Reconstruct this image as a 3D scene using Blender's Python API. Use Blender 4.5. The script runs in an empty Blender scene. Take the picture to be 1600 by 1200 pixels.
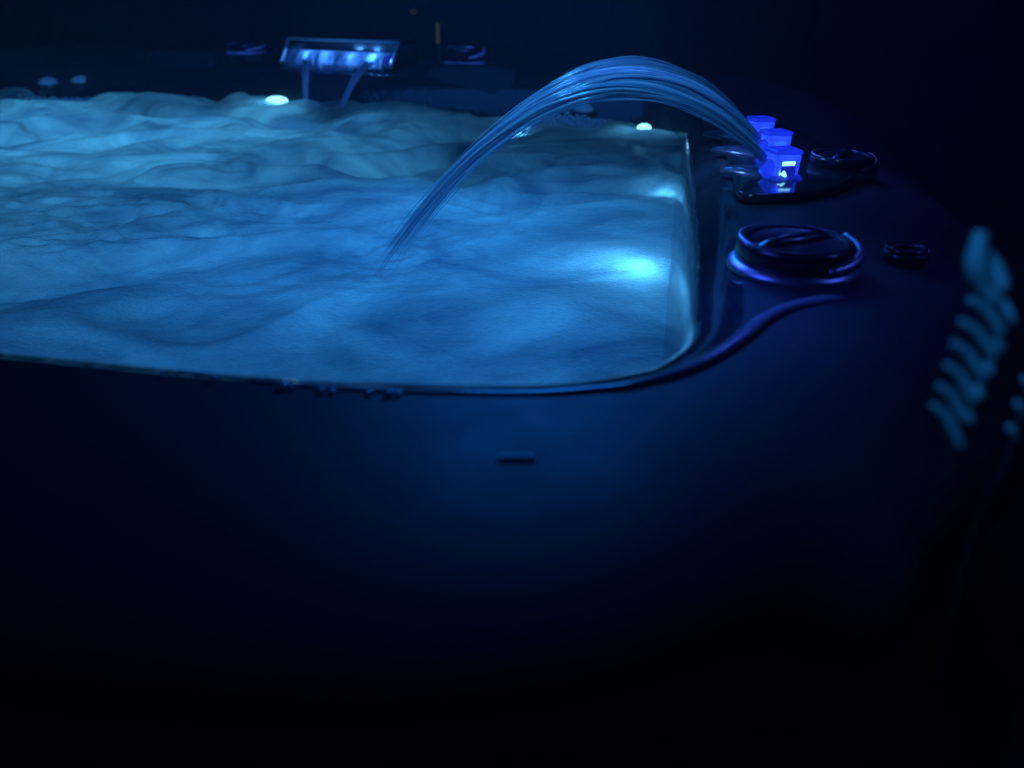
import bpy, math, random
import numpy as np
from mathutils import Vector, Matrix

random.seed(7)
rng = np.random.default_rng(11)
R = math.radians
Z0 = 0.80                     # height of the water above the ground
CAM_H = 0.375                 # camera above the water
PITCH = 27.0
sc = bpy.context.scene
col = sc.collection

# ------------------------------------------------------------------ helpers
class MB:
    """collects vertices and faces of one mesh"""
    def __init__(self):
        self.v, self.f = [], []
    def add(self, vs, fs):
        b = len(self.v)
        self.v.extend([tuple(p) for p in vs])
        self.f.extend([tuple(b + i for i in f) for f in fs])
    def loft(self, rings, closed=True, cap0=False, cap1=False):
        n = len(rings[0]); b = len(self.v)
        for r in rings:
            self.v.extend([tuple(p) for p in r])
        m = n if closed else n - 1
        for k in range(len(rings) - 1):
            for i in range(m):
                j = (i + 1) % n
                self.f.append((b + k*n + i, b + k*n + j, b + (k+1)*n + j, b + (k+1)*n + i))
        if cap0: self.f.append(tuple(b + i for i in reversed(range(n))))
        if cap1: self.f.append(tuple(b + (len(rings)-1)*n + i for i in range(n)))
    def lathe(self, prof, c=(0, 0, 0), n=48, sx=1.0, sy=1.0):
        rings = []
        for r, z in prof:
            rings.append([(c[0] + sx*r*math.cos(2*math.pi*i/n), c[1] + sy*r*math.sin(2*math.pi*i/n), c[2] + z) for i in range(n)])
        self.loft(rings, True, True, True)
    def tube(self, pts, rad, n=8, caps=True):
        pts = [Vector(p) for p in pts]; rings = []
        if not hasattr(rad, '__len__'): rad = [rad]*len(pts)
        t0 = (pts[1]-pts[0]).normalized()
        ref = Vector((0, 0, 1)) if abs(t0.z) < .9 else Vector((1, 0, 0))
        nrm = t0.cross(ref).normalized()
        for i, p in enumerate(pts):
            a = pts[max(i-1, 0)]; c = pts[min(i+1, len(pts)-1)]
            t = (c-a).normalized()
            nrm = (nrm - t*nrm.dot(t)).normalized(); bi = t.cross(nrm)
            rings.append([p + rad[i]*(math.cos(2*math.pi*k/n)*nrm + math.sin(2*math.pi*k/n)*bi) for k in range(n)])
        self.loft(rings, True, caps, caps)
    def box(self, lo, hi):
        x0, y0, z0 = lo; x1, y1, z1 = hi
        self.add([(x0,y0,z0),(x1,y0,z0),(x1,y1,z0),(x0,y1,z0),(x0,y0,z1),(x1,y0,z1),(x1,y1,z1),(x0,y1,z1)],
                 [(3,2,1,0),(4,5,6,7),(0,1,5,4),(1,2,6,5),(2,3,7,6),(3,0,4,7)])
    def xform(self, m):
        self.v = [tuple(m @ Vector(p)) for p in self.v]; return self
    def build(self, name, mat, parent=None, smooth=True, bevel=0, sub=0, loc=None, seg=2):
        me = bpy.data.meshes.new(name)
        me.from_pydata(self.v, [], self.f); me.update()
        if mat: me.materials.append(mat)
        o = bpy.data.objects.new(name, me); col.objects.link(o)
        if smooth:
            me.polygons.foreach_set('use_smooth', [True]*len(me.polygons))
        if bevel:
            b = o.modifiers.new('bevel', 'BEVEL'); b.width = bevel; b.segments = seg; b.limit_method = 'ANGLE'; b.angle_limit = R(35)
            w = o.modifiers.new('wn', 'WEIGHTED_NORMAL')
        if sub:
            s = o.modifiers.new('sub', 'SUBSURF'); s.levels = sub; s.render_levels = sub
        if loc: o.location = loc
        if parent: o.parent = parent
        return o

def empty(name, loc=(0, 0, 0), rz=0, parent=None):
    o = bpy.data.objects.new(name, None); col.objects.link(o)
    o.location = loc; o.rotation_euler = (0, 0, rz)
    if parent: o.parent = parent
    return o
def tag(o, label=None, cat=None, group=None, kind=None):
    if label: o['label'] = label
    if cat: o['category'] = cat
    if group: o['group'] = group
    if kind: o['kind'] = kind
    return o
def catmull(P, n, closed=True):
    P = np.array(P, float); m = len(P); out = []
    seg = m if closed else m - 1
    for s in range(seg):
        idx = [(s-1) % m, s % m, (s+1) % m, (s+2) % m] if closed else [max(s-1, 0), s, s+1, min(s+2, m-1)]
        p0, p1, p2, p3 = P[idx]
        for k in range(n):
            t = k/n
            out.append(.5*((2*p1) + (-p0+p2)*t + (2*p0-5*p1+4*p2-p3)*t*t + (-p0+3*p1-3*p2+p3)*t**3))
    if not closed: out.append(P[-1])
    return np.array(out)

# ---------------------------------------------------------------- materials
def newmat(name):
    m = bpy.data.materials.new(name); m.use_nodes = True
    nt = m.node_tree; nt.nodes.clear()
    out = nt.nodes.new('ShaderNodeOutputMaterial')
    return m, nt, out
def N(nt, t, **kw):
    n = nt.nodes.new(t)
    for k, v in kw.items():
        if k in n.inputs: n.inputs[k].default_value = v
        else: setattr(n, k, v)
    return n
def principled(name, color, rough=.4, spec=.5, metal=0, bump=0, scale=60, coat=0, var=0.0, emit=None, es=0, rvar=0.0):
    m, nt, out = newmat(name)
    p = N(nt, 'ShaderNodeBsdfPrincipled')
    p.inputs['Base Color'].default_value = (*color, 1)
    p.inputs['Roughness'].default_value = rough
    p.inputs['Metallic'].default_value = metal
    p.inputs['Specular IOR Level'].default_value = spec
    p.inputs['Coat Weight'].default_value = coat
    p.inputs['Coat Roughness'].default_value = .08
    tc = N(nt, 'ShaderNodeTexCoord')
    nz = N(nt, 'ShaderNodeTexNoise'); nz.inputs['Scale'].default_value = scale; nz.inputs['Detail'].default_value = 5
    nt.links.new(tc.outputs['Object'], nz.inputs['Vector'])
    if var:
        mx = N(nt, 'ShaderNodeMix', data_type='RGBA')
        mx.inputs[6].default_value = (*[c*(1-var) for c in color], 1)
        mx.inputs[7].default_value = (*[min(1, c*(1+var)) for c in color], 1)
        nt.links.new(nz.outputs['Fac'], mx.inputs[0]); nt.links.new(mx.outputs[2], p.inputs['Base Color'])
    if rvar:
        n2 = N(nt, 'ShaderNodeTexNoise'); n2.inputs['Scale'].default_value = scale*.18; n2.inputs['Detail'].default_value = 6
        nt.links.new(tc.outputs['Object'], n2.inputs['Vector'])
        mr = N(nt, 'ShaderNodeMapRange'); mr.inputs['From Min'].default_value = .3; mr.inputs['From Max'].default_value = .7
        mr.inputs['To Min'].default_value = max(.02, rough-rvar); mr.inputs['To Max'].default_value = rough+rvar
        nt.links.new(n2.outputs['Fac'], mr.inputs['Value']); nt.links.new(mr.outputs[0], p.inputs['Roughness'])
    if bump:
        b = N(nt, 'ShaderNodeBump'); b.inputs['Strength'].default_value = bump; b.inputs['Distance'].default_value = .002
        nt.links.new(nz.outputs['Fac'], b.inputs['Height']); nt.links.new(b.outputs[0], p.inputs['Normal'])
    if emit:
        p.inputs['Emission Color'].default_value = (*emit, 1); p.inputs['Emission Strength'].default_value = es
    nt.links.new(p.outputs[0], out.inputs[0])
    return m

M = {}
M['shell'] = principled('dark acrylic shell', (.030, .034, .042), rough=.16, coat=.5, var=.35, scale=90, rvar=.06, bump=.05)
M['wall'] = principled('wet basin acrylic', (.035, .04, .05), rough=.10, coat=.6, var=.3, scale=90, rvar=.05)
def wet(m):
    nt = m.node_tree; p = [n for n in nt.nodes if n.type == 'BSDF_PRINCIPLED'][0]
    tc = N(nt, 'ShaderNodeTexCoord'); mp = N(nt, 'ShaderNodeMapping'); mp.inputs['Scale'].default_value = (1, .10, .8)
    nt.links.new(tc.outputs['Object'], mp.inputs[0])
    nz = N(nt, 'ShaderNodeTexNoise'); nz.inputs['Scale'].default_value = 48; nz.inputs['Detail'].default_value = 3; nz.inputs['Distortion'].default_value = .5
    nt.links.new(mp.outputs[0], nz.inputs['Vector'])
    b = N(nt, 'ShaderNodeBump'); b.inputs['Strength'].default_value = .32; b.inputs['Distance'].default_value = .005
    nt.links.new(nz.outputs['Fac'], b.inputs['Height']); nt.links.new(b.outputs[0], p.inputs['Normal'])
    for k in ('Coat Normal',): nt.links.new(b.outputs[0], p.inputs[k])
wet(M['wall'])
M['foot'] = principled('satin grey fitting', (.07, .075, .10), rough=.28, coat=.5, scale=120, var=.15)
M['rim'] = principled('satin rim acrylic', (.036, .04, .048), rough=.55, spec=.35, var=.25, scale=140, rvar=.03, bump=.10)
M['cabinet'] = principled('cabinet panel', (.03, .03, .033), rough=.6, var=.3, scale=30, bump=.2)
M['cap'] = principled('black knob plastic', (.012, .013, .017), rough=.30, coat=.3, rvar=.06, scale=200)
M['chrome'] = principled('brushed bezel metal', (.62, .64, .68), rough=.22, metal=1, rvar=.06, scale=200)
M['pale'] = principled('pale jet plastic', (.55, .58, .62), rough=.3, scale=120, var=.1)
M['pillow'] = principled('dark pillow foam', (.05, .055, .065), rough=.5, scale=70, var=.2, bump=.15)
M['bead'] = principled('lip edge highlight grey', (.32, .34, .40), rough=.2, coat=.4, scale=150, var=.15)  # highlight of the rolled lip edge put into the base colour
M['trim'] = principled('satin trim metal', (.5, .52, .56), rough=.36, metal=1, rvar=.05, scale=200)
M['wood'] = principled('dark stained fence wood', (.05, .045, .045), rough=.7, scale=25, var=.5, bump=.4)
M['ground'] = principled('dark paving', (.03, .03, .034), rough=.8, scale=12, var=.4, bump=.5)
M['leaf'] = principled('pale green leaf', (.34, .44, .38), rough=.45, scale=60, var=.25)
M['stem'] = principled('leaf stem', (.02, .025, .022), rough=.6, scale=60, var=.2)
M['plate'] = principled('lip reflection tone', (.55, .45, .43), rough=.5, spec=.6, scale=500, var=.5)  # brownish tone stands for a reflection on the lip
M['bark'] = principled('pale timber', (.4, .34, .22), rough=.7, scale=60, var=.3)

def emitter(name, color, strength):
    m, nt, out = newmat(name)
    e = N(nt, 'ShaderNodeEmission'); e.inputs[0].default_value = (*color, 1); e.inputs[1].default_value = strength
    nt.links.new(e.outputs[0], out.inputs[0]); return m
M['led'] = emitter('white blue led', (.22, .72, 1), 2.6)
M['led_soft'] = emitter('soft blue led', (.04, .17, 1), .9)
M['led_violet'] = emitter('violet led', (.02, .035, 1), .36)
M['warm'] = emitter('weak warm lamp', (.8, 1, .75), .03)
M['warm_dim'] = emitter('very weak warm lamp', (1, .85, .8), .014)

# lit translucent acrylic of the fountain nozzles
def acrylic():
    m, nt, out = newmat('frosted lit acrylic')
    tr = N(nt, 'ShaderNodeBsdfTranslucent'); tr.inputs[0].default_value = (.55, .6, .95, 1)
    gl = N(nt, 'ShaderNodeBsdfGlossy'); gl.inputs[0].default_value = (.8, .85, 1, 1); gl.inputs['Roughness'].default_value = .12
    tp = N(nt, 'ShaderNodeBsdfTransparent'); tp.inputs[0].default_value = (.5, .6, 1, 1)
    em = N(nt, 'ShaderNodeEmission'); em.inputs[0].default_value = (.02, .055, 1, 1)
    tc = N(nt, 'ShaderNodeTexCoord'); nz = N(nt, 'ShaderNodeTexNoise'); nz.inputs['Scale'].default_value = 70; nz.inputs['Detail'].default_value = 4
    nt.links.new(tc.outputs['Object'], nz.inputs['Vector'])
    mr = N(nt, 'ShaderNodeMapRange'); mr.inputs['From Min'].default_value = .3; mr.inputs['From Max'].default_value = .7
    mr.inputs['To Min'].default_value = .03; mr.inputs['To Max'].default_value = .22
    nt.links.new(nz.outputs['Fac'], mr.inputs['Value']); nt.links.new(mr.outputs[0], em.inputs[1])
    fr = N(nt, 'ShaderNodeFresnel'); fr.inputs[0].default_value = 1.45
    a = N(nt, 'ShaderNodeMixShader'); a.inputs[0].default_value = .40
    nt.links.new(tr.outputs[0], a.inputs[1]); nt.links.new(tp.outputs[0], a.inputs[2])
    b = N(nt, 'ShaderNodeMixShader'); nt.links.new(fr.outputs[0], b.inputs[0])
    nt.links.new(a.outputs[0], b.inputs[1]); nt.links.new(gl.outputs[0], b.inputs[2])
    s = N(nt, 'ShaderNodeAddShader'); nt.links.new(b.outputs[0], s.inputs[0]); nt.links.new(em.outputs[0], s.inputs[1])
    nt.links.new(s.outputs[0], out.inputs[0]); return m
M['acrylic'] = acrylic()

# aerated water: light from the lamps below comes up through it, its skin reflects
def water_mat():
    m, nt, out = newmat('aerated spa water')
    tc = N(nt, 'ShaderNodeTexCoord')
    mp = N(nt, 'ShaderNodeMapping'); nt.links.new(tc.outputs['Object'], mp.inputs[0])
    mp.inputs['Scale'].default_value = (.85, 1, 1); mp.inputs['Rotation'].default_value = (0, 0, R(14))
    n1 = N(nt, 'ShaderNodeTexNoise'); n1.inputs['Scale'].default_value = 16; n1.inputs['Detail'].default_value = 3; n1.inputs['Roughness'].default_value = .5; n1.inputs['Distortion'].default_value = 1.2
    n2 = N(nt, 'ShaderNodeTexNoise'); n2.inputs['Scale'].default_value = 140; n2.inputs['Detail'].default_value = 4; n2.inputs['Distortion'].default_value = 1.6
    nt.links.new(mp.outputs[0], n1.inputs['Vector']); nt.links.new(mp.outputs[0], n2.inputs['Vector'])
    b1 = N(nt, 'ShaderNodeBump'); b1.inputs['Strength'].default_value = .22; b1.inputs['Distance'].default_value = .008
    b2 = N(nt, 'ShaderNodeBump'); b2.inputs['Strength'].default_value = .62; b2.inputs['Distance'].default_value = .0036
    nt.links.new(n1.outputs['Fac'], b1.inputs['Height']); nt.links.new(n2.outputs['Fac'], b2.inputs['Height'])
    nt.links.new(b1.outputs[0], b2.inputs['Normal'])
    # bubbles: more of them (paler) in drifting patches
    n3 = N(nt, 'ShaderNodeTexNoise'); n3.inputs['Scale'].default_value = 4.5; n3.inputs['Detail'].default_value = 5; n3.inputs['Roughness'].default_value = .55; n3.inputs['Distortion'].default_value = 1.3
    nt.links.new(mp.outputs[0], n3.inputs['Vector'])
    cr = N(nt, 'ShaderNodeValToRGB')
    cr.color_ramp.elements[0].position = .34; cr.color_ramp.elements[0].color = (.27, .33, .43, 1)
    cr.color_ramp.elements[1].position = .66; cr.color_ramp.elements[1].color = (.86, .90, .90, 1)
    nt.links.new(n3.outputs['Fac'], cr.inputs[0])
    tr = N(nt, 'ShaderNodeBsdfTranslucent'); nt.links.new(cr.outputs[0], tr.inputs[0]); nt.links.new(b2.outputs[0], tr.inputs['Normal'])
    df = N(nt, 'ShaderNodeBsdfDiffuse'); nt.links.new(cr.outputs[0], df.inputs[0]); nt.links.new(b2.outputs[0], df.inputs['Normal'])
    a = N(nt, 'ShaderNodeMixShader'); a.inputs[0].default_value = .22
    nt.links.new(tr.outputs[0], a.inputs[1]); nt.links.new(df.outputs[0], a.inputs[2])
    gl = N(nt, 'ShaderNodeBsdfGlossy'); gl.inputs['Roughness'].default_value = .08; nt.links.new(b2.outputs[0], gl.inputs['Normal'])
    fr = N(nt, 'ShaderNodeFresnel'); fr.inputs[0].default_value = 1.33; nt.links.new(b2.outputs[0], fr.inputs['Normal'])
    b = N(nt, 'ShaderNodeMixShader'); nt.links.new(fr.outputs[0], b.inputs[0])
    nt.links.new(a.outputs[0], b.inputs[1]); nt.links.new(gl.outputs[0], b.inputs[2])
    nt.links.new(b.outputs[0], out.inputs[0]); return m
M['water'] = water_mat()

def stream_mat(name, trans, gloss=.10):
    m, nt, out = newmat(name)
    geo = N(nt, 'ShaderNodeNewGeometry')
    cr = N(nt, 'ShaderNodeValToRGB')
    cr.color_ramp.elements[0].color = (.34, .42, .55, 1); cr.color_ramp.elements[1].color = (.90, .93, .96, 1)
    nt.links.new(geo.outputs['Random Per Island'], cr.inputs[0])
    tp = N(nt, 'ShaderNodeBsdfTransparent'); tp.inputs[0].default_value = (.82, .9, 1, 1)
    tr = N(nt, 'ShaderNodeBsdfTranslucent'); nt.links.new(cr.outputs[0], tr.inputs[0])
    df = N(nt, 'ShaderNodeBsdfDiffuse'); nt.links.new(cr.outputs[0], df.inputs[0])
    gl = N(nt, 'ShaderNodeBsdfGlossy'); gl.inputs['Roughness'].default_value = .10
    mt = N(nt, 'ShaderNodeMixShader'); mt.inputs[0].default_value = .5
    nt.links.new(tr.outputs[0], mt.inputs[1]); nt.links.new(df.outputs[0], mt.inputs[2])
    a = N(nt, 'ShaderNodeMixShader'); a.inputs[0].default_value = trans
    nt.links.new(mt.outputs[0], a.inputs[1]); nt.links.new(tp.outputs[0], a.inputs[2])
    b = N(nt, 'ShaderNodeMixShader'); b.inputs[0].default_value = gloss
    nt.links.new(a.outputs[0], b.inputs[1]); nt.links.new(gl.outputs[0], b.inputs[2])
    nt.links.new(b.outputs[0], out.inputs[0]); return m
M['stream'] = stream_mat('running water', .56, .07)
M['fall'] = stream_mat('falling water', .22, .06)
M['drop'] = stream_mat('water bead', .25, .35)
M['foam'] = stream_mat('bubbly foam', .10, .03)
M['foam'].node_tree.nodes['Color Ramp'].color_ramp.elements[0].color = (.8, .85, .9, 1)

# ------------------------------------------------------------- tub outlines
T = [(-1.85,1.15),(-1.2,.72),(-.386,.55),(-.182,.510),(0,.495),(.091,.513),(.133,.539),(.170,.585),(.194,.65),(.235,.82),
     (.272,.998),(.318,1.313),(.36,1.6),(.44,2.0),(.40,2.34),(0,2.55),(-.6,2.82),(-1.4,3.2),(-2.0,3.3),(-2.3,2.8),(-2.2,1.9)]
W = [(-1.75,1.2),(-1.18,.77),(-.386,.60),(-.182,.56),(0,.55),(.083,.575),(.116,.615),(.138,.67),(.152,.74),(.175,.85),
     (.205,1.0),(.267,1.313),(.325,1.6),(.405,1.95),(.35,2.2),(-.05,2.40),(-.65,2.62),(-1.45,2.87),(-1.85,2.95),(-2.05,2.6),(-2.05,1.8)]
WD = [.30,.31,.32,.33,.31,.23,.185,.19,.25,.31,.34,.36,.38,.40,.42,.42,.42,.42,.40,.35,.25]
K = 16
Tc = catmull(T, K); Wc = catmull(W, K)
wd = catmull([(w, 0) for w in WD], K)[:, 0]
nP = len(Tc)
tan = np.roll(Tc, -3, 0) - np.roll(Tc, 3, 0)
tan /= np.linalg.norm(tan, axis=1)[:, None]
outn = np.stack([tan[:, 1], -tan[:, 0]], 1)         # outline runs counter-clockwise
for _ in range(3):
    outn = (np.roll(outn, 1, 0) + outn + np.roll(outn, -1, 0)); outn /= np.linalg.norm(outn, axis=1)[:, None]
RIM = .12
def ring(P2, z):
    return [(p[0], p[1], z) for p in P2]
cen = np.array([-.8, 1.8])

tub = empty('hot_tub', (-.8, 1.8, 0))
tag(tub, 'dark acrylic hot tub lit blue from inside, with fountain nozzles on its corner deck', 'hot tub')
INV = Matrix.Translation((.8, -1.8, 0)) @ Matrix.Translation((0, 0, Z0))
def tubpart(mb, name, mat, parent=None, label=None, **kw):
    """mb is in coordinates relative to the water level; made local to the tub"""
    if parent is None or parent is tub:
        mb.xform(INV); o = mb.build(name, mat, tub, **kw)
    else:
        o = mb.build(name, mat, parent, **kw)
    if label: o['label'] = label
    return o

# basin: the moulded inner wall, from the floor up to the rolled edge
mb = MB()
prof_in = [(0, 0.0), (.07, .03), (.15, .055), (.26, .078), (.40, .096), (.56, .108), (.74, .1150), (.90, .1178)]
rings = [ring(cen + (Wc-cen)*.86, -.62), ring(cen + (Wc-cen)*.93, -.45), ring(cen + (Wc-cen)*.985, -.12)]
for f, z in prof_in: rings.append(ring(Wc + (Tc-Wc)*f, z))
rings += [ring(Tc + outn*.001, .1188), ring(Tc + outn*.006, .1205)]
mb.loft(rings, True, True, False)
tubpart(mb, 'basin_wall', M['wall'])
# rim: the flat lip and its rounded outer shoulder
mb = MB()
fr_ = [(.02, .1205), (.10, .1212), (.25, .1217), (.40, .1205), (.54, .117), (.66, .111), (.76, .102), (.85, .089), (.92, .073), (.97, .051), (1.0, .02), (1.0, -.03)]
rings = [ring(Tc + outn*.0062, .1204)]
for f, z in fr_: rings.append(ring(Tc + outn*(.0065 + f*wd)[:, None], z))
mb.loft(rings, True)
tubpart(mb, 'rim', M['rim'])
mb = MB()
mb.loft([ring(Tc + outn*(wd-.012)[:, None], -.01), ring(Tc + outn*(wd-.012)[:, None], -.40), ring(Tc + outn*(wd-.014)[:, None], -.795)], True)
tubpart(mb, 'cabinet_panel', M['cabinet'])

# rolled lip edge; its highlight is put into the bead's paler grey
bp = [(-.24,.5185),(-.12,.4925),(-.0,.4845),(.06,.4905),(.085,.497),(.135,.527),(.178,.574),(.208,.614),(.236,.640),(.268,.657),(.292,.664)]
bpc = catmull(bp, 10, False)
mb = MB(); rr = []
for i, p in enumerate(bpc):
    a = bpc[max(i-1, 0)]; b = bpc[min(i+1, len(bpc)-1)]; t = np.array(b)-np.array(a); t /= np.linalg.norm(t); nn_ = np.array([-t[1], t[0]])
    k = min(1, i/62)**1.3 * min(1, (len(bpc)-1-i)/9 + .02)**.6
    wv, hv = .0015 + .0058*k, .0005 + .0042*k
    rr.append([(p[0]+nn_[0]*wv*math.cos(q), p[1]+nn_[1]*wv*math.cos(q), .1212 + hv*math.sin(q)) for q in [2*math.pi*z_/14 for z_ in range(14)]])
mb.loft(rr, True, True, True)
tubpart(mb, 'edge_highlight_bead', M['bead'])

# corner platform under the nozzles
def prism(pts, z0, z1, inset=.006):
    P = catmull(pts, 10); c = P.mean(0); m = MB()
    m.loft([ring(P, z0), ring(P, z1-.003), ring(c + (P-c)*(1-inset*.6), z1-.0006), ring(c + (P-c)*(1-inset*3), z1)], True, True, True)
    return m
tubpart(prism([(.283,1.003),(.335,.99),(.40,1.02),(.475,1.12),(.50,1.3),(.49,1.48),(.43,1.6),(.385,1.56),(.345,1.36),(.31,1.15)], .1195, .134), 'corner_platform', M['shell'])

# ------------------------------------------------------------ nozzles
def lerp(a, b, t): return a + (b-a)*t
NOZ = [((.357,1.080), (.296,1.140), 1.0), ((.389,1.222), (.316,1.285), .98), ((.402,1.350), (.333,1.425), .96)]
TH = R(12)
for i, ((nx, ny), (tx, ty), s) in enumerate(NOZ):
    base = empty('fountain_nozzle', (nx+.8, ny-1.8, Z0 + .131), TH, tub)
    base['label'] = ['lit violet nozzle nearest the camera', 'lit violet nozzle between the other two', 'lit violet nozzle farthest back'][i]
    # body, tapered a little, wider at the top; hollow front
    w, d, h = .0180*s, .017*s, .041*s
    m = MB()
    def rect(wx, dy, z, ox=0): 
        return [(-wx+ox,-dy,z),(wx+ox,-dy,z),(wx+ox,dy,z),(-wx+ox,dy,z)]
    m.loft([rect(w*.93, d*.93, 0), rect(w*.95, d*.95, h*.5), rect(w, d, h*.84)], True, True, True)
    body = m.build('nozzle_body', M['acrylic'], base, bevel=.0022, smooth=True)
    m = MB(); m.loft([rect(w*1.03, d*1.04, h*.845), rect(w*1.06, d*1.06, h*.93), rect(w*1.02, d*1.02, h)], True, True, True)
    m.build('nozzle_cap', M['acrylic'], base, bevel=.002)
    m = MB(); m.box((-w*.55, -d*1.06, h*.12), (w*.62, -d*.955, h*.50)); m.build('recess', M['led_violet'], base, bevel=.001)
    m = MB(); m.box((-w*.5, -d*1.085, h*.53), (w*.5, -d*.965, h*.66)); m.build('lens', M['led'] if i == 0 else M['led_soft'], base, bevel=.001)
    # spout cone leaning out over the water
    m = MB(); ax = Vector((-.80, 0, .62)).normalized(); p0 = Vector((-w*.25, -d*.1, .004))
    m.tube([p0, p0+ax*.008, p0+ax*.016, p0+ax*.024, p0+ax*.026], [.0135*s, .0138*s, .0128*s, .0115*s, .0108*s], 20)
    m.build('spout_cone', M['acrylic'], base)
    m = MB(); m.tube([p0+Vector((.002,-.0125,.004)), p0+ax*.010+Vector((.004,-.0135,.004))], .0045, 10)
    m.build('led', M['led'], base)
    # long leaf shaped foot that reaches the edge of the deck
    v = Vector((tx-nx, ty-ny)); L = v.length; ang = math.atan2(v.y, v.x) - TH
    m = MB(); rr = []
    for q in range(15):
        u = q/14; hw = .026*math.sin(math.pi*min(1, .08+.92*u))**.7*(1-.35*(1-u)) + .0006
        hh = .013*math.sin(math.pi*(.06+.88*u))**.6
        cx = L*1.02*(1-u) - .024*u
        rr.append([(cx, hw*math.cos(a)*1.0, -.001 + hh*max(-.15, math.sin(a))) for a in [2*math.pi*k/18 for k in range(18)]])
    m.loft(rr, True, True, True); m.xform(Matrix.Rotation(ang, 4, 'Z'))
    m.build('nozzle_foot', M['foot'], base)
    m = MB(); m.loft([rect(w*1.2, d*1.2, .0), rect(w*1.2, d*1.2, .006), rect(w*1.05, d*1.05, .009)], True, True, True)
    m.build('base_plate', M['acrylic'], base, bevel=.0015)

# ------------------------------------------------------------ valves
def valve(x, y, z, r, h, label, tilt=0, ring=M['trim']):
    e = empty('diverter_valve', (x+.8, y-1.8, Z0+z), tilt, tub); e['label'] = label
    m = MB(); m.lathe([(r*1.0, -.004), (r*1.07, .0), (r*1.07, .003), (r*1.05, .0050), (r*.98, .0085), (r*.96, .0088)], n=64); m.build('bezel', ring, e)
    m = MB(); m.lathe([(r*.95, .004), (r*.95, h*.80), (r*.93, h*.93), (r*.86, h), (r*.80, h*.99), (r*.76, h*.93), (r*.70, h*.90), (r*.3, h*.90), (r*.01, h*.90)], n=64)
    m.build('cap', M['cap'], e)
    # raised handle ridge across the top
    m = MB(); rr = []
    for q in range(13):
        u = -1 + 2*q/12; rr.append([(u*r*.72, r*.17*(1-.35*abs(u))*math.cos(a), h*.90 + h*.26*(1-u**4)*max(0, math.sin(a))) for a in [math.pi*k/10 for k in range(11)]])
    m.loft(rr, False); m.build('handle', M['cap'], e)
    m = MB(); n = 40
    m.tube([(r*.90*math.cos(a), r*.90*math.sin(a), h*.985) for a in [R(105)-tilt+R(105)*k/n for k in range(n+1)]], [r*(.006+.030*math.sin(math.pi*k/n)) for k in range(n+1)], 8)
    m.build('cap_highlight_arc', ring, e)  # arc shaped as the highlight on the cap's left edge
    m = MB(); nn = 18
    m.tube([(r*(.985 + .03*math.sin(math.pi*k/nn))*math.cos(a), r*(.985)*math.sin(a), h*(.45 + .45*(k/nn)**1.5)) for k, a in enumerate([R(-75)-tilt + R(95)*q/nn for q in range(nn+1)])], [r*(.05+.05*math.sin(math.pi*k/nn)) for k in range(nn+1)], 8)
    m.build('rim_highlight_hook', ring, e)  # strip shaped as the hooked highlight on the cap's right rim
    return e
valve(.272, .748, .1215, .058, .029, 'large round black valve on the near corner of the deck', .4)
valve(.470, 1.165, .122, .046, .026, 'low black valve behind the front nozzle', .9)
valve(.393, .775, .121, .021, .013, 'small black air knob beside the large valve', 0, M['cap'])
valve(-.150, 2.74, .122, .062, .048, 'black valve on the far rim right of the waterfall spout', 0, M['pale'])
valve(-.960, 3.13, .122, .066, .030, 'low black valve on the far rim left of the waterfall spout', 0, M['pale'])

# ------------------------------------------------------------ waterfall spout
ex = Vector((.912, -.41, 0)).normalized()
sp = empty('waterfall_spout', (-.535+.8, 2.78-1.8, Z0+.120), math.atan2(ex.y, ex.x), tub)
sp['label'] = 'wide lit waterfall spout'
sw = .205
# housing: top plate, sides, floor, back wall (front open; local -Y faces the water)
def slab(lo, hi):
    m = MB(); m.box(lo, hi); return m
m = MB(); m.box((-sw, -.005, .060), (sw, .11, .068)); m.box((-sw, -.060, -.002), (sw, .11, .006))
m.box((-sw, .10, .0062), (sw, .11, .0598))
m.build('housing', M['shell'], sp, bevel=.002)
for sx in (-1, 1):
    m = MB(); x0, x1 = sorted((sx*sw, sx*(sw-.006)))
    m.add([(x0,-.060,.0062),(x1,-.060,.0062),(x1,.0998,.0062),(x0,.0998,.0062),(x0,-.005,.0598),(x1,-.005,.0598),(x1,.0998,.0598),(x0,.0998,.0598)],
          [(3,2,1,0),(4,5,6,7),(0,1,5,4),(1,2,6,5),(2,3,7,6),(3,0,4,7)])
    m.build('side_panel', M['foot'], sp)
m = MB(); fp = [(-sw-.004,-.066,-.001),(sw+.004,-.066,-.001),(sw+.004,-.011,.0685),(-sw-.004,-.011,.0685)]
m.tube([fp[0], fp[1]], .0045, 8); m.tube([fp[2], fp[3]], .0048, 8); m.tube([fp[1], fp[2]], .0055, 8); m.tube([fp[3], fp[0]], .0055, 8)
m.build('frame', M['pale'], sp)
m = MB(); m.box((-sw*.9, .02, .0065), (sw*.9, .028, .026)); m.build('light_strip', M['led_violet'], sp, bevel=.002)
# ------------------------------------------------------------ jets (domed caps in pairs on the far wall)
for (x, y, z, r) in ((-1.579,2.905,.042,.031), (-1.482,2.935,.044,.031), (.112,2.33,.040,.027), (.195,2.29,.043,.028)):
    e = empty('jet', (x+.8, y-1.8, Z0+z), 0, tub)
    m = MB(); m.lathe([(r*1.12, -.030), (r*1.12, -.008), (r*1.0, 0)], n=32); m.build('collar', M['shell'], e)
    m = MB(); m.lathe([(r*math.cos(a), .0003 + r*.72*math.sin(a)) for a in [math.pi/2*k/10 for k in range(11)][:-1]] + [(.0008, r*.72)], n=32); m.build('dome', M['pale'], e)
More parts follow.
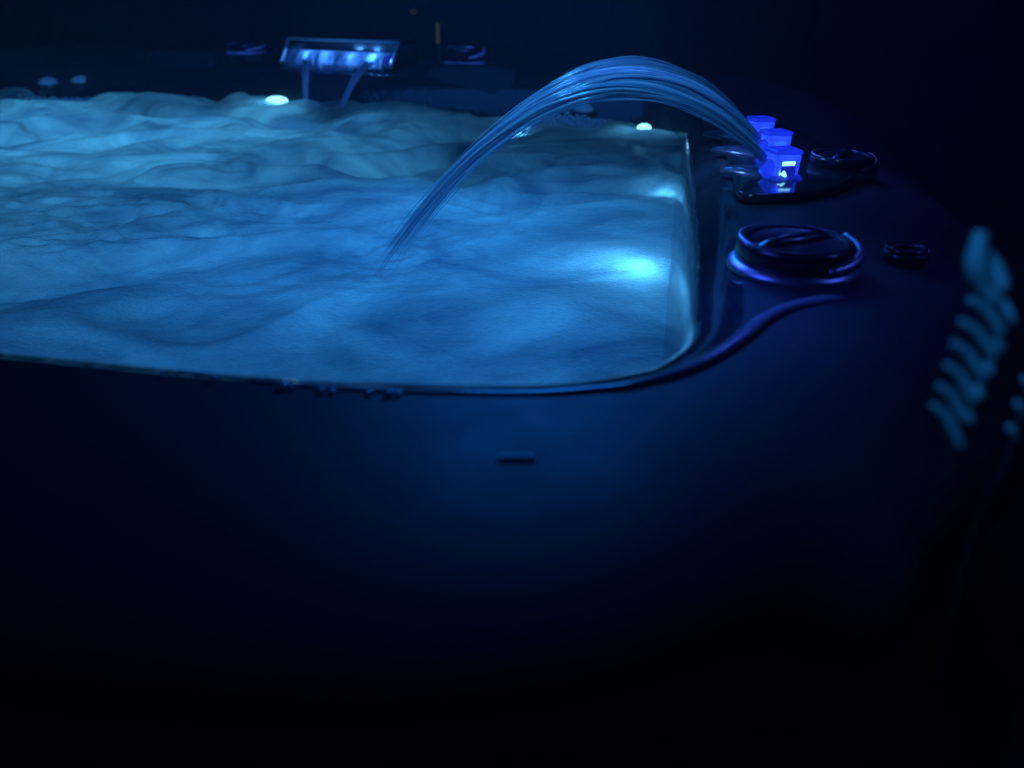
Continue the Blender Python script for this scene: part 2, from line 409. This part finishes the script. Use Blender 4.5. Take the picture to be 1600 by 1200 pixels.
# headrests on the far wall
def pillow(x, y, z, w, h, d, rz, rx):
    m = MB(); n = 24; rr = []
    for q in range(17):
        a = -math.pi/2 + math.pi*q/16
        k = max(.02, math.cos(a))**.35
        rr.append([(w*math.copysign(abs(math.sin(a))**.6, math.sin(a)), d*k*math.copysign(abs(math.cos(b))**.7, math.cos(b)), h*k*math.copysign(abs(math.sin(b))**.6, math.sin(b))) for b in [2*math.pi*j/n for j in range(n)]])
    m.loft(rr, True, True, True)
    m.xform(Matrix.Translation((x, y, z)) @ Matrix.Rotation(rz, 4, 'Z') @ Matrix.Rotation(rx, 4, 'X'))
    return tubpart(m, 'headrest', M['pillow'])
pillow(-1.13, 2.93, .075, .15, .075, .035, R(-22), R(-35))
pillow(-.12, 2.52, .075, .15, .07, .035, R(-26), R(-35))

# ------------------------------------------------------------ lights in the basin wall
LAMP_SPOTS = [(-.728,2.615,.034,1.1), (.338,2.13,.030,.62)]
for (x, y, z, k) in LAMP_SPOTS:
    m = MB(); m.lathe([(.026*k, -.012), (.025*k, -.004), (.021*k, .001), (.012*k, .005), (.001, .006)], c=(x, y, z), n=24, sx=1.2)
    o = tubpart(m, 'underwater_light', M['led'])
# reflection on the near lip, built as a small pale plate
m = MB(); m.box((-.011,-.0016,0), (.011,.0016,.0012)); m.xform(Matrix.Translation((.0025, .4015, .1222)))
tubpart(m, 'reflection_plate', M['plate'], label='small pale plate standing for a reflection on the near lip', bevel=.0004)

# ------------------------------------------------------------------ water
def gauss_field(n, px, lx, ly, p, ang=0, seed=0):
    g = np.random.default_rng(seed).standard_normal((n, n))
    f = np.fft.fftfreq(n, px)
    fx, fy = np.meshgrid(f, f)
    c, s = math.cos(ang), math.sin(ang)
    u = (fx*c + fy*s)*lx; v = (-fx*s + fy*c)*ly
    k2 = u*u + v*v
    filt = np.exp(-k2*.9) * k2**.5 + .22*(k2/(1+k2)**p)
    h = np.fft.ifft2(np.fft.fft2(g)*filt).real
    return (h-h.mean())/h.std()
NG, PX = 620, .0062
X0, Y0 = -2.35, .40
gx = X0 + np.arange(NG)*PX; gy = Y0 + np.arange(NG)*PX
GX, GY = np.meshgrid(gx, gy)
def warp(h, dx, dy, a):
    iy, ix = np.meshgrid(np.arange(NG), np.arange(NG), indexing='ij')
    X = np.clip(ix + a*dx, 0, NG-1.001); Y = np.clip(iy + a*dy, 0, NG-1.001)
    x0 = X.astype(int); y0 = Y.astype(int); fx = X-x0; fy = Y-y0
    return (h[y0, x0]*(1-fx)*(1-fy) + h[y0, x0+1]*fx*(1-fy) + h[y0+1, x0]*(1-fx)*fy + h[y0+1, x0+1]*fx*fy)
w1 = gauss_field(NG, PX, .40, .40, 3, 0, 21); w2 = gauss_field(NG, PX, .40, .40, 3, 0, 22)
big = warp(gauss_field(NG, PX, .80, .58, 3.2, R(-12), 3), w1, w2, 9)
mid = warp(gauss_field(NG, PX, .40, .27, 3.0, R(8), 5), w2, w1, 8)
sml = warp(gauss_field(NG, PX, .10, .085, 2.4, R(20), 8), w1, w2, 7)
tin = warp(gauss_field(NG, PX, .045, .04, 2.2, R(10), 9), w2, w1, 6)
sm = lambda a, b, x: np.clip((x-a)/(b-a), 0, 1)**2*(3-2*np.clip((x-a)/(b-a), 0, 1))
calm = sm(-.55, .0, GX + .25*(GY-1))*(1-sm(1.15, 1.75, GY + .1*big))              # smoother in the near right part
amp = (1 - .80*calm)*(1 - .50*(1-sm(.8, 1.25, GY)))
near = np.sqrt(np.minimum(1, np.maximum(0, (GY-.45)/.35)))
rid = lambda f, e: 1.1 - np.sqrt(f*f + e)
froth = sm(.2, 1.3, mid + .6*big)*(1-calm)
loc_ = np.exp(-((GX+.80)/.38)**2 - ((GY-1.18)/.20)**2)          # the frothy patch on the left
H = (.0300*rid(big, .10) + .0095*rid(mid, .16) + .0011*rid(sml, .08)*(1+.8*froth+1.6*loc_) + .0003*tin*(1+froth+3.5*loc_))*amp*near
# smooth boil mound, and the ripple where the arcs land
def bumpf(x, y, sx, sy, a): 
    return a*np.exp(-((GX-x)/sx)**2 - ((GY-y)/sy)**2)
H += bumpf(.05, .93, .10, .08, .012) + bumpf(-1.05, 2.68, .20, .10, .03) + bumpf(-.45, 2.5, .2, .08, .012)
for (lx, ly) in ((-.192,1.053), (-.177,1.156), (-.156,1.274)):
    d = np.hypot(GX-lx, GY-ly); H += .0030*np.cos(d*2*math.pi/.035)*np.exp(-d/.05)
spn = np.random.default_rng(4).standard_normal(GX.shape)
for _ in range(2): spn = (spn + np.roll(spn, 1, 0) + np.roll(spn, 1, 1) + np.roll(spn, -1, 0) + np.roll(spn, -1, 1))/2.2
H = np.clip(H, -.03, .045)
H += bumpf(.125, .660, .025, .06, .018)*(1+.12*spn) + bumpf(.165, 1.13, .09, .07, .018) + np.abs(spn)*.004*np.exp(-((GX+2.0)/.35)**2-((GY-1.45)/.25)**2)
# keep the part inside the basin (a little past the wall so it meets it)
poly = cen + (Wc-cen)*1.012
inside = np.zeros(GX.shape, bool)
px_, py_ = poly[:, 0], poly[:, 1]
j = nP-1
for i in range(nP):
    cond = (py_[i] > GY) != (py_[j] > GY)
    with np.errstate(divide='ignore', invalid='ignore'):
        xi = (px_[j]-px_[i])*(GY-py_[i])/(py_[j]-py_[i]+1e-12) + px_[i]
    inside ^= cond & (GX < xi); j = i
idx = -np.ones(GX.shape, int)
q = inside[:-1, :-1] | inside[1:, :-1] | inside[:-1, 1:] | inside[1:, 1:]
used = np.zeros(GX.shape, bool)
used[:-1, :-1] |= q; used[1:, :-1] |= q; used[:-1, 1:] |= q; used[1:, 1:] |= q
idx[used] = np.arange(used.sum())
verts = np.stack([GX[used], GY[used], H[used]], 1)
faces = np.stack([idx[:-1, :-1][q], idx[:-1, 1:][q], idx[1:, 1:][q], idx[1:, :-1][q]], 1)
me = bpy.data.meshes.new('water')
me.vertices.add(len(verts)); me.vertices.foreach_set('co', verts.astype(np.float32).ravel())
me.loops.add(faces.size); me.loops.foreach_set('vertex_index', faces.astype(np.int32).ravel())
me.polygons.add(len(faces)); me.polygons.foreach_set('loop_start', np.arange(0, faces.size, 4, dtype=np.int32))
me.update(calc_edges=True); me.polygons.foreach_set('use_smooth', [True]*len(faces)); me.validate()
me.materials.append(M['water'])
wo = bpy.data.objects.new('water', me); col.objects.link(wo); wo.location = (0, 0, Z0)
tag(wo, 'churning blue lit water filling the hot tub', 'water', kind='structure')
def water_z(x, y):
    i = int(np.clip((y-Y0)/PX, 0, NG-1)); k = int(np.clip((x-X0)/PX, 0, NG-1)); return float(H[i, k])

# ------------------------------------------------------------------ arcs
ARCS = [((.334,1.082,.158), (-.192,1.053,-.006), (.10,.243), 'nearest and lowest of the three arcing water streams, from the front nozzle'),
        ((.366,1.226,.158), (-.177,1.156,-.006), (.105,.241), 'middle one of the three arcing water streams, from the middle nozzle'),
        ((.380,1.352,.158), (-.156,1.274,-.006), (.10,.235), 'rearmost and highest of the three arcing water streams')]
for ai, (A, B, (mx_, mz_), lab) in enumerate(ARCS):
    c2 = np.polyfit([A[0], mx_, B[0]], [A[2], mz_, B[2]], 2)
    m = MB(); r_ = random.Random(40+ai); ns = 66 if ai < 2 else 50
    npts = 46
    for s in range(ns):
        ang = r_.uniform(0, 2*math.pi); rad0 = .0050*math.sqrt(r_.uniform(.02, 1))
        spread = r_.uniform(.3, 1.0); tw = r_.uniform(-.7, .7)
        beg = 0 if r_.random() < .7 else r_.uniform(0, .35)
        end = min(1.0, r_.uniform(.72, 1.25) - .10*ai)
        ph = r_.uniform(0, 6.28); ph2 = r_.uniform(0, 6.28); dz = r_.gauss(0, .0021); dl = r_.gauss(0, .006)
        pts, rad = [], []
        br = r_.choice([.0004, .0005, .0007, .0009, .0013, .0019])*r_.uniform(.8, 1.2)
        for k in range(npts):
            kk = k/(npts-1); t = beg + (end-beg)*kk
            xb = B[0] + dl*1.4 + .02*r_.random()*0
            x = lerp(A[0], xb, t); y = lerp(A[1], B[1], t); z = np.polyval(c2, lerp(A[0], B[0], t))
            fan = rad0*(1.0 + 1.0*spread*math.sin(math.pi*.5*min(1, t*1.6))) * (1 - .72*max(0, (t-.5)/.5)**1.3)
            a = ang + tw*t + .25*math.sin(ph2 + 7*t)
            tx_, tz_ = 1, 2*c2[0]*x + c2[1]; l = math.hypot(tx_, tz_)
            nx_, nz_ = -tz_/l, 1/l
            u = fan*math.cos(a); v = fan*math.sin(a)*1.15 + dz*math.sin(math.pi*min(1, t*.9))*1.3 + .0006*math.sin(ph + 31*t)
            pts.append((x + nx_*v, y + u, z + nz_*v))
            fade = min(1, (1-kk)*3.5 + .04) * min(1, kk*6 + (1 if beg == 0 else .05))
            rad.append(br*(1 + .30*math.sin(ph + t*26) + .15*math.sin(ph2 + t*61)) * fade * (1.3 - .45*t))
        m.tube(pts, rad, 6)
    o = m.build('fountain_stream', M['stream']); 
    o.location = (0, 0, Z0)
    tag(o, lab, 'water stream', 'water streams arcing from the nozzles')

# streams that fall from the waterfall spout
FALL = [((-.655,2.765,.128), (-.637,2.61,-.004), .0095, 'straight thin water stream falling from the left end of the lit spout'),
        ((-.440,2.665,.128), (-.521,2.53,-.004), .0105, 'slanting water stream falling from the right half of the lit spout')]
for fi, (A, B, rr, lab) in enumerate(FALL):
    m = MB(); r_ = random.Random(70+fi)
    for s in range(7):
        off = (s-3)/3*rr; pts, rad = [], []
        for k in range(22):
            t = k/21; tt = t
            x = lerp(A[0], B[0], tt) + off*(1.5 - 1.1*t)*ex.x; y = lerp(A[1], B[1], 1-(1-tt)**1.3) + off*(1.5-1.1*t)*ex.y
            z = lerp(A[2], B[2], t**1.6) + (.006*(1-t) if k == 0 else 0)
            pts.append((x, y, z)); rad.append(rr*.33*(1.05-.3*t)*(1+.2*math.sin(k*.9+s)))
        m.tube(pts, rad, 7)
    o = m.build('falling_stream', M['fall']); o.location = (0, 0, Z0)
    tag(o, lab, 'water stream', 'streams falling from the spout')
m = MB(); r_ = random.Random(5)
spc = Vector((-.535, 2.78, .120)); fro = Vector((-.41, -.912, 0))
gs = np.random.default_rng(3).standard_normal(200)
for _ in range(3): gs = (gs + np.roll(gs, 1) + np.roll(gs, -1))/1.7
rows = [[] for _ in range(16)]
for k in range(110):
    u = -.185 + .378*k/109
    L = .016 + .010*max(0, gs[k]) + (.018 if gs[k] > .9 else 0)
    if u > .085: L *= .35
    wob = .0022*math.sin(k*.9) + .0018*gs[(k*3) % 200]
    th_ = .0012 + .0006*abs(gs[(k*7) % 200])
    front = [(.010, .037), (.035, .0375), (.054, .034), (.069, .022), (.0765, .005), (.0785, -.5*L), (.079, -L*.93), (.0792, -L)]
    prof = [(a + wob*(1 if a > .05 else .4), b) for a, b in front]
    back = [(a - th_, b - th_*.6 if b > 0 else b + .001) for a, b in reversed(prof)]
    for q, (a, b) in enumerate(prof + back):
        p = spc + ex*u + fro*a + Vector((0, 0, b)); rows[q].append(tuple(p))
m.loft(rows + [rows[0]], False)
for k in range(30):
    u = -.16 + .24*k/29 + r_.uniform(-.004, .004); L = r_.uniform(.012, .05)
    p = spc + ex*u + fro*.077
    m.tube([p + Vector((0, 0, .004)), p + Vector((-.001,-.002,-L*.5)), p + Vector((-.003,-.005,-L))], [.0028, .0022, .0006], 7)
o = m.build('dripping_water', stream_mat('lit spilling water', .22, .05)); o.location = (0, 0, Z0)
tag(o, 'ragged sheet of lit water spilling over the front edge of the spout', 'dripping water', kind='stuff')

# ------------------------------------------------------------------ foam, splash, drops
def ico(m, c, r, squash=1.0, n=8):
    rings = []
    for a in range(1, n//2):
        th = math.pi*a/(n//2); rings.append([(c[0]+r*math.sin(th)*math.cos(2*math.pi*k/n), c[1]+r*math.sin(th)*math.sin(2*math.pi*k/n), c[2]+r*squash*math.cos(th)) for k in range(n)])
    m.loft(rings, True, True, True)
m = MB(); r_ = random.Random(9)
for (x0, y0, x1, y1, n, sp_) in ((-1.62,2.80,-1.42,2.82,300,.045), (.03,2.29,.24,2.18,170,.022)):
    for _ in range(n):
        t = r_.random(); x = lerp(x0, x1, t) + r_.gauss(0, sp_*.5); y = lerp(y0, y1, t) + r_.gauss(0, sp_*.6)
        z = water_z(x, y) + abs(r_.gauss(.002, .008)) + (.022 if x0 < -1 else 0)
        ico(m, (x, y, z), r_.uniform(.002, .0065))
o = m.build('foam', M['foam']); o.location = (0, 0, Z0)
tag(o, 'white bubbly foam floating along the far wall under the jets', 'foam', kind='stuff')
DROPS = [(440,593,.006),(500,600,.0042),(518,601,.0035),(575,603,.004),(607,605,.0052),(622,605,.0036),(332,581,.004),(455,594,.0036),(250,575,.003)]
cp, sp_ = math.cos(R(PITCH)), math.sin(R(PITCH))
def on_plane(u, v, z):
    """the place on the horizontal plane z (above the water) seen at u, v of the photograph"""
    dx, dy = (u-800)/1256, (600-v)/1256
    t = (CAM_H - z)/(sp_ - cp*dy)
    return dx*t, (cp + sp_*dy)*t
for (u, v, r) in DROPS:
    x, y = on_plane(u, v+6, .124); r *= .75
    m = MB(); m.lathe([(r*math.cos(a), r*.6*math.sin(a)) for a in [math.pi/2*k/8 for k in range(8)]] + [(.0001, r*.6)], n=20)
    o = m.build('water_drop', M['drop']); o.location = (x, y, Z0+.1222)
    tag(o, 'round clear water drop beaded on the near rim of the tub', 'water drop', 'water drops on the near rim')

# ------------------------------------------------------------------ plant beside the tub
plant = empty('fern_plant', (.225, .235, 0))
tag(plant, 'blurred fern with stubby paired leaflets beside the near right corner of the tub', 'plant')
def pix(u, v, t):
    dx, dy = (u-800)/1256, (600-v)/1256
    return Vector((dx*t, (cp + sp_*dy)*t, CAM_H + Z0 + t*(-sp_ + cp*dy)))
PL = Vector((.225, .235, 0))
def leaflet(m, pts, rads, flat=.45):
    m.tube(pts, rads, 8)
def frond(uvs_left, uvs_right, spine, t, fade=1):
    st = MB()
    sp3 = [pix(u, v, t) - PL for u, v in spine]
    low = [Vector((.0, .0, .0)), Vector((-.01, .0, .5)), sp3[0] + Vector((-.006, -.006, -.09))]
    c = catmull([tuple(p) for p in low + sp3], 8, False)
    st.tube([Vector(p) for p in c], [.0011 - .0005*i/len(c) for i in range(len(c))], 8)
    so = st.build('stem', M['stem'], plant)
    for pts_uv, w in uvs_left + uvs_right:
        m = MB(); P = catmull([tuple(pix(u, v, t + dt) - PL) for u, v, dt in pts_uv], 6, False)
        n = len(P); rad = [w*t/1256*(.55 + .45*math.sin(math.pi*i/(n-1))) for i in range(n)]
        m.tube([Vector(p) for p in P], rad, 8); m.build('leaflet', M['leaf'], so)
T_P = .35
left, right = [], []
tips = [(1514,468),(1500,502),(1488,536),(1478,570),(1466,603),(1456,632)]
ends = [(1562,516),(1550,554),(1534,590),(1517,624),(1503,652),(1497,694)]
for (a, b), (c, d) in zip(tips, ends):
    left.append(([(a, b, -.012), (lerp(a, c, .45)+6, lerp(b, d, .35), -.010), (c+6, d+7, -.010)], 8.5))
blobs = [(1568,470,1584,506),(1556,520,1566,548),(1542,566,1550,584),(1524,602,1534,622),(1508,642,1518,662)]
for a, b, c, d in blobs:
    right.append(([(a, b, 0), (lerp(a, c, .5), lerp(b, d, .5), -.004), (c, d, -.004)], 7.5))
left.append(([(1533,362,-.005), (1526,408,-.004), (1537,442,0), (1560,474,0)], 18))
left.append(([(1540,392,.005), (1556,430,.003), (1568,456,0)], 17))
frond(left, right, [(1500,700),(1530,610),(1556,520),(1552,440),(1536,372)], T_P)
left2 = [([(1600+k*-12, 590+k*38, -.006), (1612-k*12, 612+k*38, 0)], 8) for k in range(3)]
frond(left2, [], [(1572,720),(1606,610),(1630,540)], T_P+.02)

# ------------------------------------------------------------------ setting
m = MB(); m.add([(-6,-2.5,0),(6,-2.5,0),(6,6.5,0),(-6,6.5,0)], [(0,1,2,3)])
tag(m.build('ground', M['ground'], smooth=False), 'dark paving round the tub', 'ground', kind='structure')
fence = empty('wooden_fence', (-.5, 4.4, 0)); tag(fence, 'dark wooden fence standing behind the hot tub', 'fence')
m = MB()
for k in range(34):
    x = -3.4 + k*.20; m.box((x, -.011 + (k % 2)*.003, .08), (x+.193, .011 + (k % 2)*.003, 1.95 + .006*((k*7) % 5)))
m.build('boards', M['wood'], fence, smooth=False, bevel=.002)
for k in range(4):
    m = MB(); m.box((-3.4+k*2.2, .03, 0), (-3.31+k*2.2, .12, 2.0)); m.build('post', M['wood'], fence, smooth=False, bevel=.003)
for z in (.45, 1.55):
    m = MB(); m.box((-3.4, .0145, z), (3.4, .0295, z+.09)); m.build('rail', M['wood'], fence, smooth=False, bevel=.002)
# slim warm marker lamp, and a dull small one, far behind the rim
P = pix(684, 52, 3.9)
lamp = empty('marker_lamp', (P.x, P.y, 0)); tag(lamp, 'slim faintly glowing warm strip lamp on a thin stake behind the far rim', 'lamp')
m = MB(); m.box((-.008,-.006,P.z-.045), (.008,.006,P.z+.045)); m.build('glowing_strip', M['warm'], lamp, bevel=.003)
m = MB(); m.tube([(0,.012,0), (0,.012,P.z+.05)], .006, 8); m.build('stake', M['bark'], lamp)
P = pix(647, 18, 4.0)
m = MB(); m.box((-.016,-.008,-.009), (.016,.008,.009)); o = m.build('wall_lamp', M['warm_dim'], bevel=.003); o.location = (P.x, 4.4-.022, P.z)
tag(o, 'tiny dull reddish lamp fixed to the dark fence above the spout', 'lamp')

P = pix(1385, 58, 4.25)
panel = empty('hanging_panel', (P.x, 4.372, 0)); tag(panel, 'pale plain panel hanging on the dark fence at the upper right', 'panel')
m = MB(); m.box((-.46, -.010, P.z), (.40, .010, P.z+.75)); m.build('sheet', M['foot'], panel, smooth=False, bevel=.003)
m = MB(); m.box((-.46, -.018, P.z+.752), (.40, .018, P.z+.79)); m.build('top_rail', M['wood'], panel, smooth=False, bevel=.003)
# ------------------------------------------------------------------ lights
def lamp_(name, kind, loc, color, power, size=.1, rot=None, target=None, **kw):
    l = bpy.data.lights.new(name, kind); l.color = color; l.energy = power
    if kind == 'AREA':
        l.shape = 'ELLIPSE'; l.size = size; l.size_y = kw.get('sy', size)
    else:
        l.shadow_soft_size = size
    if kind == 'SPOT': l.spot_size = kw.get('cone', R(80)); l.spot_blend = kw.get('blend', .8)
    o = bpy.data.objects.new(name, l); col.objects.link(o); o.location = (loc[0], loc[1], loc[2]+Z0)
    if target:
        d = Vector((target[0], target[1], target[2]+Z0)) - o.location
        o.rotation_euler = d.to_track_quat('-Z', 'Y').to_euler()
    return o
TEAL = (.075, .50, 1.0); BLUE = (.026, .31, 1.0); CYAN = (.10, .55, 1.0); VIO = (.018, .055, 1.0)
lamp_('basin_lamp', 'AREA', (-1.0, 1.9, -.42), TEAL, 5.2, 1.3, target=(-.95, 1.7, 0), sy=1.0)
lamp_('basin_lamp', 'AREA', (-.15, 1.2, -.40), BLUE, 3.0, .8, target=(-.15, 1.0, 0), sy=.8)
lamp_('basin_lamp', 'AREA', (-1.45, 2.45, -.30), TEAL, 2.2, .7, target=(-1.45, 2.6, 0), sy=.4)
lamp_('basin_lamp', 'AREA', (-.6, 2.45, -.20), TEAL, .8, .5, target=(-.7, 1.4, .0), sy=.25)
for (x, y, z, p) in ((.168,1.085,-.038,.30), (.178,1.080,-.010,.16), (.116,.652,-.006,.03), (.295,1.545,-.03,.16), (.320,2.11,-.03,.15), (.037,2.31,-.03,.16), (-.728,2.58,-.025,.35), (.09,.63,-.05,.07)):  # the weakest one is added to brighten the splash at the wall end
    lamp_('wall_light', 'POINT', (x, y, z), CYAN, p, .012)
for (tx, ty, tz) in ((-1.53, 2.89, .05), (.15, 2.30, .05)):
    lamp_('far_fill', 'SPOT', (tx+.25, ty-.75, .75), (.05, .36, 1), 9, .05, target=(tx, ty, tz), cone=R(15), blend=.6)  # added spots that brighten the jet domes and foam
for (nx, ny), _, s in NOZ:
    lamp_('nozzle_light', 'POINT', (nx, ny, .134+.022), VIO, .026, .008)
for u in (-.112, -.040, .060, .140):
    p = spc + ex*u + fro*.050 + Vector((0, 0, .017))
    lamp_('spout_light', 'POINT', p, (.07, .32, 1),   .34 if u < .1 else .60, .006)

# added fill lights with no real fixture: overhead, far side and corner
lamp_('overhead_fill', 'SPOT', (.05, 1.9, .82), (.006, .20, 1), 33, .2, target=(.03, .58, .12), cone=R(42), blend=1.0)  # added spot for the blue glow on the near rim
lamp_('overhead_fill', 'SPOT', (-.05, .70, 1.1), (.05, .42, 1), 58, .12, target=(.05, 1.17, .2), cone=R(40), blend=.9)  # added fill for the arcing streams
lamp_('overhead_fill', 'SPOT', (-.12, .10, .70), (.02, .27, 1), 8, .06, target=(.208, .325, .235), cone=R(21), blend=.8)  # added fill for the fern
lamp_('corner_fill', 'AREA', (.62, 1.75, .85), (.05, .09, 1), .5, .16, target=(.32, .9, .1), sy=.04)  # added light for violet highlights on the corner fittings
lamp_('far_fill', 'AREA', (-.7, 1.9, 1.3), (.02, .20, 1), 6.0, 1.8, target=(-.7, 2.8, .1))  # broad added fill over the far wall
for (tx, ty, tz, p) in ((-.150, 2.74, .13, 9), (-.960, 3.13, .13, 9)):
    lamp_('far_fill', 'SPOT', (tx+.10, ty-.60, .70), (.06, .10, 1), p, .03, target=(tx, ty, tz), cone=R(11), blend=.5)  # added violet spots on the far valves
lamp_('far_fill', 'SPOT', (-.50, 2.0, .55), (.06, .20, 1), 7, .04, target=(-.57, 2.66, .06), cone=R(17), blend=.5)  # added spot on the spout's falling water
lamp_('corner_fill', 'SPOT', (-.20, .62, .50), (.035, .09, 1), 6, .10, target=(.225, .70, .125), cone=R(21), blend=.5)  # added spot on the left of the large valve's bezel
lamp_('corner_fill', 'SPOT', (.02, 1.05, .42), (.04, .085, 1), 9, .08, target=(.212, .62, .123), cone=R(19), blend=.6)  # added spot that brightens the lip edge bead
lamp_('corner_fill', 'SPOT', (.75, .72, .60), (.05, .12, 1), 6, .08, target=(.33, .75, .13), cone=R(12), blend=.5)  # added spot for the large valve's right rim
lamp_('corner_fill', 'SPOT', (-.10, 1.30, .55), (.10, .24, 1), 16, .06, target=(.29, 1.20, .13), cone=R(25), blend=.6)  # added spot on the tips of the nozzle feet
lamp_('corner_fill', 'SPOT', (.35, 1.75, .55), (.05, .10, 1), 8, .08, target=(.475, 1.165, .13), cone=R(18), blend=.5)  # added spot on the valve behind the front nozzle
# ------------------------------------------------------------------ air
def steam(density):
    m, nt, out = newmat('thin steam')
    v = N(nt, 'ShaderNodeVolumePrincipled'); v.inputs['Color'].default_value = (.85, .9, 1, 1); v.inputs['Density'].default_value = density
    v.inputs['Anisotropy'].default_value = .2
    nt.links.new(v.outputs[0], out.inputs['Volume']); return m
HAZE = 0.028
if HAZE:
    m = MB(); m.box((-6.5, -3, -1), (6.5, 7, 3)); o = m.build('haze', steam(HAZE), smooth=False)
    tag(o, 'thin bluish steam hanging in the night air', 'haze', kind='stuff')

# ------------------------------------------------------------------ world, camera, render
w = bpy.data.worlds.new('World'); sc.world = w; w.use_nodes = True
bg = w.node_tree.nodes['Background']; bg.inputs[0].default_value = (.03, .10, 1, 1); bg.inputs[1].default_value = .010
cam = bpy.data.cameras.new('camera'); co = bpy.data.objects.new('camera', cam); col.objects.link(co)
co.location = (0, 0, CAM_H + Z0); co.rotation_euler = (R(90-PITCH), 0, 0)
cam.sensor_width = 36; cam.lens = 1256/1600*36; cam.clip_start = .02; cam.clip_end = 300
cam.dof.use_dof = True; cam.dof.focus_distance = 1.15; cam.dof.aperture_fstop = 3.5
sc.camera = co
sc.view_settings.view_transform = 'Standard'; sc.view_settings.look = 'None'; sc.view_settings.exposure = 0; sc.view_settings.gamma = 1
sc.view_settings.use_curve_mapping = False
c = sc.cycles
c.use_denoising = True
try: c.denoiser = 'OPENIMAGEDENOISE'
except Exception: pass
c.max_bounces = 10; c.diffuse_bounces = 4; c.glossy_bounces = 5; c.transmission_bounces = 8; c.transparent_max_bounces = 48; c.volume_bounces = 1
c.sample_clamp_indirect = 3; c.caustics_reflective = True; c.caustics_refractive = True
